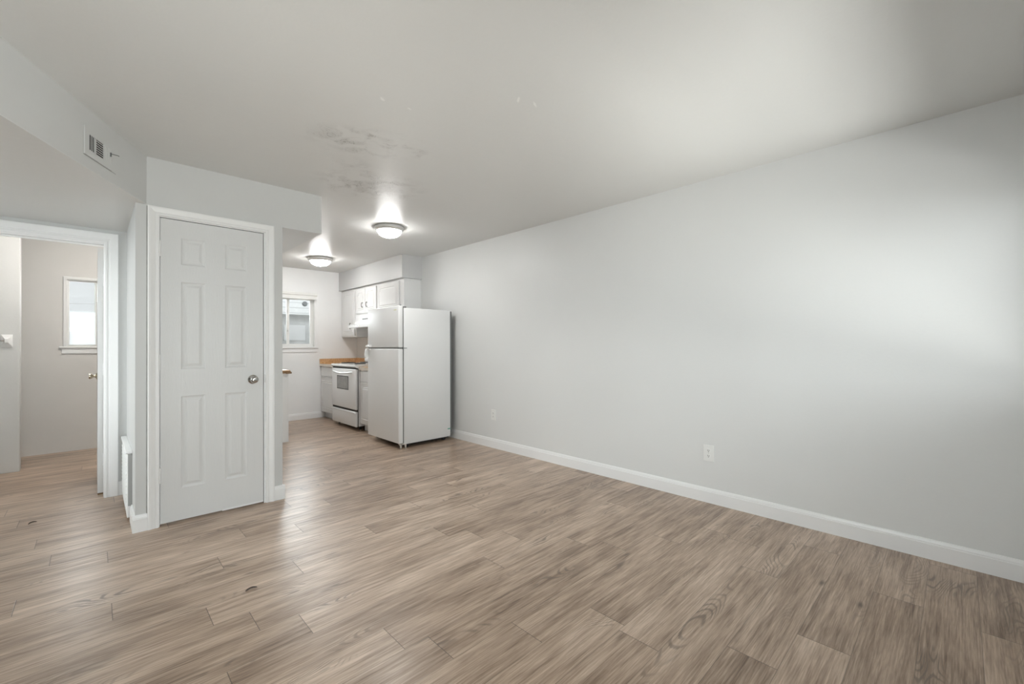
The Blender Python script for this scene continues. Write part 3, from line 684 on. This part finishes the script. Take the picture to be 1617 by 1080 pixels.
bm = bmesh.new(); HB(bm, .31, .594, 2.1698, 2.1712, 0, .0015); obj('paint_crack', bm, 'sealant', vt)

# ------------------------------------------------------------------ return-air cover on the closet side
ra = thing('return_air_cover', 'low white cover box on the closet side wall in the hall', 'vent cover', (.19, 4.2, .1))
obj('cover_frame', BX(.163, .1895, 3.94, 4.60, .020, .452, bev=.003), 'trim', ra)
obj('top_ledge', BX(.156, .1895, 3.93, 4.63, .455, .473, bev=.003), 'trim', ra)
bm = bmesh.new()
for i in range(14): bx(bm, .158, .1635, 3.98, 4.56, .06+i*.027, .066+i*.027)
obj('louvers', bm, 'trim', ra)
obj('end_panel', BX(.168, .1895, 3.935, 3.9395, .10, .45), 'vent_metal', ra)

# ------------------------------------------------------------------ outlets
def outlet(y, z, label):
    e = thing('wall_outlet', label, 'outlet', (XR, y, z), 'outlets on the long wall')
    obj('cover_plate', BX(XR-.006, XR, y-.039, y+.039, z-.061, z+.061, bev=.003), 'plastic', e)
    for s in (1, -1):
        cz = z+s*.0195; poly = []
        for i in range(24):
            a = 2*PI*i/24; poly.append((max(-.0135, min(.0135, .0175*math.cos(a)))*1.0, .0150*math.sin(a)))
        bm = bmesh.new(); prism(bm, poly, lambda p: (XR-.0060, y+p[0], cz+p[1]), lambda p: (XR-.0085, y+p[0], cz+p[1]))
        rc = obj('receptacle', bm, 'plastic', e)
        bm = bmesh.new(); bx(bm, XR-.0088, XR-.0084, y+.004, y+.0065, cz-.002, cz+.007); bx(bm, XR-.0088, XR-.0084, y-.0065, y-.004, cz-.002, cz+.007); bx(bm, XR-.0088, XR-.0084, y-.0025, y+.0025, cz-.010, cz-.005)
        obj('slots', bm, 'dark', rc)
    bm = bmesh.new(); lathe(bm, [(.0032, 0), (.0032, .0012), (0, .0016)], Matrix.Translation((XR-.006, y, z)) @ Matrix.Rotation(-PI/2, 4, 'Y'), 12); obj('screw', bm, 'nickel', e)
outlet(1.310, .369, 'white outlet low on the long wall, the one nearer the camera with open floor around')
outlet(3.735, .380, 'white outlet low on the long wall, the one closer to the refrigerator')

# ------------------------------------------------------------------ ceiling lights
def lamp(x, y, r, label):
    e = thing('ceiling_light', label, 'light', (x, y, H), 'flush ceiling lights in the kitchen')
    T = Matrix.Translation((x, y, H)) @ Matrix.Scale(-1, 4, (0, 0, 1))
    bm = bmesh.new(); lathe(bm, [(0, .0002), (r*.92, .0002), (r*.99, .006), (r, .020), (r*.985, .028), (r*.93, .034), (r*.90, .042), (r*.84, .046), (r*.80, .040), (0, .036)], T, 64); obj('lamp_rim', bm, 'rim', e, smooth=True)
    bm = bmesh.new(); lathe(bm, [(r*.82, .040), (r*.80, .052), (r*.72, .074), (r*.58, .092), (r*.38, .104), (r*.16, .109), (0, .110)], T, 64); obj('glass_bowl', bm, 'bowl', e, smooth=True)
    bm = bmesh.new(); lathe(bm, [(0, .1085), (.010, .109), (.012, .113), (.006, .117), (.008, .121), (0, .125)], T, 20); obj('finial', bm, 'rim', e, smooth=True)
lamp(2.215, 4.125, .150, 'lit flush dome light on the kitchen ceiling nearest the fridge')
lamp(2.300, 6.270, .165, 'lit flush dome light deep in the kitchen near the window')

# ------------------------------------------------------------------ refrigerator
FX0, FX1, FY0, FY1 = 2.562, 3.215, 4.44, 5.205
fr = thing('refrigerator', 'white top-freezer refrigerator standing free in front of the cabinets', 'refrigerator', ((FX0+FX1)/2, (FY0+FY1)/2, 0))
obj('body', BX(FX0, FX1, FY0, FY1, .045, 1.618, bev=.006), 'fridge_side', fr, smooth=True)
def frdoor(z0, z1, name):
    bm = BX(2.492, 2.552, FY0-.004, FY1+.002, z0, z1, bev=.012, seg=4); return obj(name, bm, 'fridge', fr, smooth=True)
fz = frdoor(1.158, 1.640, 'freezer_door'); fd = frdoor(.060, 1.146, 'fridge_door')
obj('door_gasket', BX(2.552, 2.562, FY0+.008, FY1-.008, .065, 1.632), 'dark', fr)
obj('middle_seam', BX(2.500, 2.552, FY0+.002, FY1-.004, 1.1455, 1.1585), 'greyback', fr)
bm = bmesh.new(); prism(bm, [(2.493, 1.160), (2.466, 1.160), (2.462, 1.168), (2.466, 1.185), (2.493, 1.19)], lambda p: (p[0], FY1-.10, p[1]), lambda p: (p[0], FY1-.002, p[1])); obj('handle', bm, 'plastic', fz)
bm = bmesh.new(); prism(bm, [(2.493, 1.145), (2.464, 1.145), (2.452, 1.12), (2.440, 1.06), (2.446, 1.036), (2.462, 1.03), (2.493, 1.03)], lambda p: (p[0], FY1-.030, p[1]), lambda p: (p[0], FY1-.002, p[1])); bx(bm, 2.466, 2.493, FY1-.10, FY1-.03, 1.128, 1.145, bev=.003); obj('handle', bm, 'plastic', fd)
bm = bmesh.new(); bx(bm, 2.515, 2.60, FY0+.004, FY0+.055, 1.618, 1.634, bev=.004); tube(bm, [(2.532, FY0+.02, 1.634), (2.532, FY0+.02, 1.650)], .008, 12); obj('top_hinge', bm, 'greyback', fr)
bm = bmesh.new(); bx(bm, 2.518, 2.60, FY0-.006, FY0+.035, 1.149, 1.156); obj('middle_hinge', bm, 'greyback', fr)
bm = bmesh.new(); bx(bm, 2.508, 2.575, FY0+.004, FY0+.03, .040, .058, bev=.002); tube(bm, [(2.53, FY0+.016, .002), (2.53, FY0+.016, .045)], .012, 12); tube(bm, [(2.59, FY0+.016, .002), (2.59, FY0+.016, .046)], .013, 12); obj('bottom_hinge', bm, 'nickel', fr)
obj('toe_grille', BX(2.60, 2.62, FY0+.03, FY1-.01, .010, .045), 'black', fr)
for yy in (FY0+.06, FY1-.06):
    bm = bmesh.new(); lathe(bm, [(0, -.012), (.022, -.012), (.022, .012), (0, .012)], Matrix.Translation((3.15, yy, .0225)) @ Matrix.Rotation(PI/2, 4, 'X'), 16)
    obj('roller', bm, 'black', fr)
    bm = bmesh.new(); tube(bm, [(2.64, yy, .001), (2.64, yy, .046)], .014, 10); obj('foot', bm, 'black', fr)
obj('underside_tray', BX(2.62, 3.20, FY0+.02, FY1-.02, .030, .045), 'black', fr)
obj('back_panel', BX(3.215, 3.238, FY0+.004, FY1-.01, .08, 1.606), 'greyback', fr)
obj('badge', BX(2.4905, 2.4925, FY0+.035, FY0+.10, 1.585, 1.600), 'badge', fz)['label'] = 'small pale oval badge'
obj('tape_scrap', BX(3.172, 3.2145, FY0-.001, FY0, .134, .148), 'tape', fr)['label'] = 'scrap of green tape'

# ------------------------------------------------------------------ kitchen units (faces look toward -X)
def cabdoor(y0, y1, z0, z1, xf, par, name='door', arch=True, t=.018, handle=None):
    """slab with a raised field; y0<y1"""
    bm = BX(xf-t, xf, y0, y1, z0, z1, bev=.003)
    i = .050; a, b, c, d = y0+i, y1-i, z0+i, z1-i; r = .025
    if b-a > .05 and d-c > .05:
        if arch:
            poly = [(a, c), (b, c), (b, d-.045)]+[(b-.02-(.02)*math.sin(k*PI/8), d-.045+.045*(1-math.cos(k*PI/8))) for k in range(1, 5)][:3]+[(b-.055, d), (a+.055, d)]+[(a+.04-.02*(k/3), d-.01-.035*(k/3)) for k in range(0, 3)]+[(a, d-.045)]
        else: poly = [(a, c), (b, c), (b, d), (a, d)]
        cx, cz = (a+b)/2, (c+d)/2
        g = [((p[0]-cx)*1.0+cx, (p[1]-cz)*1.0+cz) for p in poly]
        # groove ring (sunk look) made by a thin raised bead and a raised field
        sc = lambda p, k: (cx+(p[0]-cx)*(1-k/(.5*(b-a))), cz+(p[1]-cz)*(1-k/(.5*(d-c))))
        loops = [(0, 0), (.004, .005), (.010, .005), (.015, .0003), (.021, .0003), (.034, .006)]
        V = [[bm.verts.new((xf-t-h, *sc(p, k))) for p in g] for k, h in loops]; n = len(g)
        for A, B in zip(V, V[1:]):
            for k in range(n): bm.faces.new((A[k], A[(k+1) % n], B[(k+1) % n], B[k]))
        bm.faces.new(V[-1])
    o = obj(name, bm, 'cab', par)
    if handle:
        hy, hz0, hz1 = handle; bm = bmesh.new(); x = xf-t
        for zc in (hz0, hz1): lathe(bm, [(0, 0), (.009, 0), (.009, .003), (.005, .006), (.004, .018), (0, .018)], Matrix.Translation((x, hy, zc)) @ Matrix.Rotation(-PI/2, 4, 'Y'), 12)
        n = 10; tube(bm, [(x-.016-.008*math.sin(PI*k/n), hy, hz0-.008+(hz1-hz0+.016)*k/n) for k in range(n+1)], [.003+.0025*math.sin(PI*k/n)**.5 if 0 < k < n else .002 for k in range(n+1)], 8)
        obj('pull', bm, 'pewter', o)
    return o
XW = 3.048; XWB = XR-.001
def wallcab(y0, y1, z0, z1, label, doors):
    e = thing('wall_cabinet', label, 'cabinet', ((XW+XR)/2, (y0+y1)/2, z0), 'white wall cabinets under the soffit')
    obj('carcass', BX(XW, XWB, y0+.0005, y1-.0005, z0, z1), 'cab', e)
    for d in doors: cabdoor(d[0], d[1], z0+.018, z1-.028, XW, e, handle=d[2])
wallcab(6.755, 7.338, 1.322, ZS-.001, 'tall white wall cabinet in the corner beside the range hood', [(6.80, 7.29, (6.935, 1.455, 1.545))])
wallcab(6.035, 6.755, 1.672, ZS-.001, 'short two-door white wall cabinet above the range hood', [(6.425, 6.735, (6.500, 1.785, 1.850)), (6.055, 6.415, (6.345, 1.785, 1.850))])
wallcab(5.272, 6.035, 1.672, ZS-.001, 'end white wall cabinet with one wide door seen above the refrigerator', [(5.385, 6.010, None)])
rh = thing('range_hood', 'white range hood under the short wall cabinet', 'range hood', (3.1, 6.4, 1.46))
bm = bmesh.new(); prism(bm, [(XWB, 1.671), (3.040, 1.671), (3.030, 1.655), (3.012, 1.525), (2.915, 1.508), (2.905, 1.505), (2.905, 1.462), (2.93, 1.458), (XWB, 1.458)], lambda p: (p[0], 6.00, p[1]), lambda p: (p[0], 6.750, p[1])); obj('hood_shell', bm, 'enamel', rh)
obj('vent_slots', BX(3.008, 3.026, 6.16, 6.47, 1.590, 1.604, bev=.002), 'greyback', rh)
for yy in (6.36, 6.44): obj('switch', BX(2.899, 2.905, yy, yy+.025, 1.478, 1.494, bev=.002), 'plastic', rh)

# base cabinets
def basecab(xf, y0, y1, label, drawer=True):
    e = thing('base_cabinet', label, 'cabinet', ((xf+XR)/2, (y0+y1)/2, 0), 'white base cabinets')
    obj('carcass', BX(xf, XWB, y0, y1, .10, .845), 'cab', e)
    obj('toe_kick', BX(xf+.06, XWB, y0, y1, .001, .10), 'cab', e)
    dr_ = cabdoor(y0+.02, y1-.02, .685, .830, xf, e, name='drawer', arch=False)
    cabdoor(y0+.02, y1-.02, .115, .665, xf, e, arch=False)
    bm = bmesh.new(); bx(bm, xf-.024, xf-.0, y0+.05, y1-.05, .666, .682); obj('finger_rail', bm, 'cab', e)
    return e
basecab(2.712, 6.645, 7.338, 'white base cabinet in the corner between stove and window wall')
basecab(2.665, 5.22, 5.782, 'white base cabinet between stove and refrigerator')
def counter(xf, y0, y1, label, splash_end):
    e = thing('countertop', label, 'countertop', ((xf+XR)/2, (y0+y1)/2, .845))
    obj('slab', BX(xf+.004, XWB, y0, y1, .8455, .884), 'counter', e)
    obj('front_edge', BX(xf, xf+.0039, y0, y1, .8455, .885), 'laminate', e)['label'] = 'pale beige laminate edge'
    bm = bmesh.new(); bx(bm, XWB-.02, XWB, y0, y1, .884, .968)
    if splash_end: bx(bm, xf, XWB-.02, y1-.02, y1, .884, .965)
    obj('backsplash', bm, 'counter', e)
counter(2.676, 6.640, 7.338, 'tan laminate countertop with backsplash in the kitchen corner', True)
counter(2.640, 5.22, 5.787, 'tan laminate countertop between stove and refrigerator', False)
tv = thing('trivet', 'dark flat trivet on the corner countertop beside the stove', 'trivet', (2.86, 6.95, .885))
bm = bmesh.new(); lathe(bm, [(.03, .004), (.03, .010), (.105, .010), (.105, .004), (.03, .004)], Matrix.Translation((2.83, 6.93, .884)), 28)
obj('plate', bm, 'coil', tv)
for k in range(3): a = k*2*PI/3; bm = bmesh.new(); tube(bm, [(2.83+.08*math.cos(a), 6.93+.08*math.sin(a), .8842), (2.83+.08*math.cos(a), 6.93+.08*math.sin(a), .889)], .006, 8); obj('foot', bm, 'coil', tv)

# stove
SX, SY0, SY1 = 2.612, 5.795, 6.630
st = thing('stove', 'white electric coil stove with a small oven window', 'stove', (2.95, 6.2, 0))
obj('body', BX(SX+.028, XR-.03, SY0, SY1, .058, .868, bev=.003), 'enamel', st)
bm = bmesh.new(); prism(bm, [(2.600, .880), (2.590, .893), (2.594, .908), (2.615, .912), (3.20, .912), (3.20, .868), (2.62, .868)], lambda p: (p[0], SY0-.006, p[1]), lambda p: (p[0], SY1+.006, p[1])); obj('cooktop', bm, 'enamel', st)
od = obj('oven_door', BX(SX-.012, SX+.022, SY0+.004, SY1-.010, .288, .852, bev=.010, seg=3), 'enamel', st, smooth=True)
obj('window_frame', BX(SX-.0128, SX-.0118, 6.035, 6.435, .552, .746), 'dark', od)
obj('oven_window', BX(SX-.0140, SX-.0129, 6.045, 6.425, .562, .736, bev=0), 'ovenglass', od)
n = 14; bm = bmesh.new(); yy0, yy1 = SY0+.10, SY1-.05
tube(bm, [(SX-.012-.034*math.sin(PI*k/n)**.6, yy0+(yy1-yy0)*k/n, .806-.020*math.sin(PI*k/n)) for k in range(n+1)], [.012]*(n+1), 10); obj('oven_handle', bm, 'enamel', od, smooth=True)
bm = BX(SX-.010, SX+.022, SY0+.004, SY1-.010, .050, .262, bev=.010, seg=3); bx(bm, SX-.016, SX-.008, SY0+.03, SY1-.06, .232, .250, bev=.003)
obj('storage_drawer', bm, 'enamel', st, smooth=True)
bm = bmesh.new(); bx(bm, SX+.022, SX+.027, SY0+.002, SY1-.002, .06, .866); bx(bm, SX-.004, SX+.024, SY0+.008, SY1-.012, .263, .287); bx(bm, SX-.002, SX+.024, SY0+.008, SY1-.012, .853, .867); obj('door_gap', bm, 'dark', st)
for x in (SX+.08, 3.18):
    for y in (SY0+.06, SY1-.06): bm = bmesh.new(); tube(bm, [(x, y, .001), (x, y, .06)], .016, 10); obj('foot', bm, 'black', st)
def coil(cx, cy, r):
    pan = bmesh.new(); lathe(pan, [(r*.2, .9125), (r*.9, .9135), (r*1.12, .918), (r*1.2, .9165), (r*1.2, .9122), (r*.2, .912)], Matrix.Translation((cx, cy, 0)), 32)
    e = obj('drip_pan', pan, 'nickel', st, smooth=True)
    bm = bmesh.new(); turns = 4; n = 26*turns
    tube(bm, [(cx+(r*.2+r*.82*k/n)*math.cos(2*PI*turns*k/n), cy+(r*.2+r*.82*k/n)*math.sin(2*PI*turns*k/n), .924) for k in range(n+1)], .0055, 6); obj('burner_coil', bm, 'coil', e, smooth=True)
coil(2.76, 6.42, .10); coil(2.76, 6.01, .08); coil(3.03, 6.42, .08); coil(3.03, 6.01, .10)
bm = bmesh.new(); prism(bm, [(3.135, .9125), (3.12, .955), (3.145, 1.02), (3.155, 1.06), (3.19, 1.135), (3.23, 1.145), (3.275, 1.13), (3.283, .9125), (3.19, .9125), (3.185, .985), (3.16, .985), (3.155, .9125)], lambda p: (p[0], SY0, p[1]), lambda p: (p[0], SY1, p[1])); obj('backguard', bm, 'enamel', st)
for y in (5.90, 6.02, 6.40, 6.52):
    bm = bmesh.new(); lathe(bm, [(0, 0), (.024, 0), (.022, .012), (.018, .024), (0, .025)], Matrix.Translation((3.157, y, 1.06)) @ Matrix.Rotation(-PI/2, 4, 'Y') , 20); obj('control_knob', bm, 'plastic', st, smooth=True)

# cabinet run on the closet side of the kitchen (its end panel shows past the closet)
pn = thing('base_cabinet', 'white end panel of a base cabinet peeking past the closet corner', 'cabinet', (1.4, 6.5, 0), 'white base cabinets')
obj('carcass', BX(1.07, 1.690, 5.775, 7.325, .10, .845), 'cab', pn)
obj('toe_kick', BX(1.07, 1.63, 5.79, 7.325, .001, .0999), 'cab', pn)
obj('end_panel', BX(1.07, 1.728, 5.757, 5.7745, .001, .845), 'cab', pn)
for k in range(3):
    y = 5.79+k*.512; bm = BX(1.6905, 1.708, y, y+.50, .115, .665, bev=.003); obj('door', bm, 'cab', pn); obj('drawer', BX(1.6905, 1.708, y, y+.50, .685, .83, bev=.003), 'cab', pn)
ct = thing('countertop', 'wood-edged countertop end showing past the closet corner', 'countertop', (1.4, 6.5, .845))
obj('slab', BX(1.058, 1.742, 5.742, 7.333, .8455, .884), 'counter', ct)
bm = BX(1.058, 1.744, 5.722, 5.7415, .850, .874, bev=.002); bx(bm, 1.69, 1.752, 5.71, 5.735, .842, .862, bev=.003); obj('raw_edge', bm, 'beam', ct)['label'] = 'bare brown wood edge'

# ------------------------------------------------------------------ room beyond the doorway
tb = thing('towel_bar', 'white ceramic towel bar on the bright wall end in the far room', 'towel bar', (-.585, 6.22, 1.243))
def post(cx):
    bm = bmesh.new(); b_ = [(-.036, -.058), (.036, -.058), (.036, .058), (-.036, .058)]; t_ = [(-.010, -.012), (.010, -.012), (.010, .012), (-.010, .012)]
    lv = [(1, .0, 0), (1, .006, 0), (.55, .018, 0), (.28, .045, 0)]
    V = [[bm.verts.new((cx+x*k, 6.2195-y, 1.243+z*k)) for x, z in b_] for k, y, _ in lv]
    for A, B in zip(V, V[1:]):
        for k in range(4): bm.faces.new((A[k], A[(k+1) % 4], B[(k+1) % 4], B[k]))
    bm.faces.new(V[0]); bm.faces.new(V[-1]); return bm
obj('bracket', post(-.587), 'enamel', tb); obj('bracket', post(-1.19), 'enamel', tb)
bm = bmesh.new(); tube(bm, [(-1.19, 6.186, 1.243), (-.587, 6.186, 1.243)], .0075, 12); obj('bar', bm, 'chrome', tb)
va = thing('vanity', 'white vanity cabinet inside the far room beside the doorway', 'vanity', (-1.1, 5.95, 0))
obj('carcass', BX(-1.5, -.735, 5.72, 6.2185, .08, .79), 'cab', va); obj('toe_kick', BX(-1.5, -.74, 5.78, 6.2185, .001, .08), 'cab', va)
obj('vanity_top', BX(-1.52, -.715, 5.70, 6.2185, .79, .825, bev=.004), 'enamel', va)
for k in range(2): obj('door', BX(-1.49+k*.375, -1.125+k*.375, 5.702, 5.72, .10, .77, bev=.003), 'cab', va)
bl2 = thing('bathroom_light', 'unseen fill light added in the far room, above the opened door', 'light', (.12, 5.75, H))  # added second lamp that lifts the far room's brightness
bl_ = thing('bathroom_light', 'ceiling light in the far room above the vanity', 'light', (-1.05, 5.35, 2.2))
bm = bmesh.new(); lathe(bm, [(0, .0), (.09, 0), (.10, .02), (.07, .07), (0, .09)], Matrix.Translation((-1.02, 5.45, H)) @ Matrix.Scale(-1, 4, (0, 0, 1)), 32)
bmb = mat('bath_lamp_glass', (.95, .95, .93), .3, emit=(1, .96, .90), estr=40, vary=.01); obj('glass_bowl', bm, bmb, bl_, smooth=True)
bm = bmesh.new(); lathe(bm, [(0, .0), (.12, 0), (.13, .02), (.09, .08), (0, .10)], Matrix.Translation((.12, 5.75, H)) @ Matrix.Scale(-1, 4, (0, 0, 1)), 32); obj('glass_bowl', bm, mat('bath_fill_glass', (.95, .95, .93), .3, emit=(1, .96, .90), estr=88, vary=.01), bl2, smooth=True)

# ------------------------------------------------------------------ chips on the floor
def chip(x, y, a, L_, label):
    pts = [(x+L_*(k/6-.5)*math.cos(a)-.006*math.sin(PI*k/6)*math.sin(a), y+L_*(k/6-.5)*math.sin(a)+.006*math.sin(PI*k/6)*math.cos(a), .0035+.004*math.sin(PI*k/6)) for k in range(7)]
    bm = bmesh.new(); tube(bm, pts, [.002, .0035, .004, .004, .004, .003, .0015], 6); o = obj('floor_chip', bm, 'chip'); o['label'] = label; o['category'] = 'debris'
chip(.553, 2.405, .05, .050, 'curled dark splinter lying on open floor before the closet door')
chip(-.295, 4.34, .6, .045, 'dark splinter lying on the floor before the open doorway')
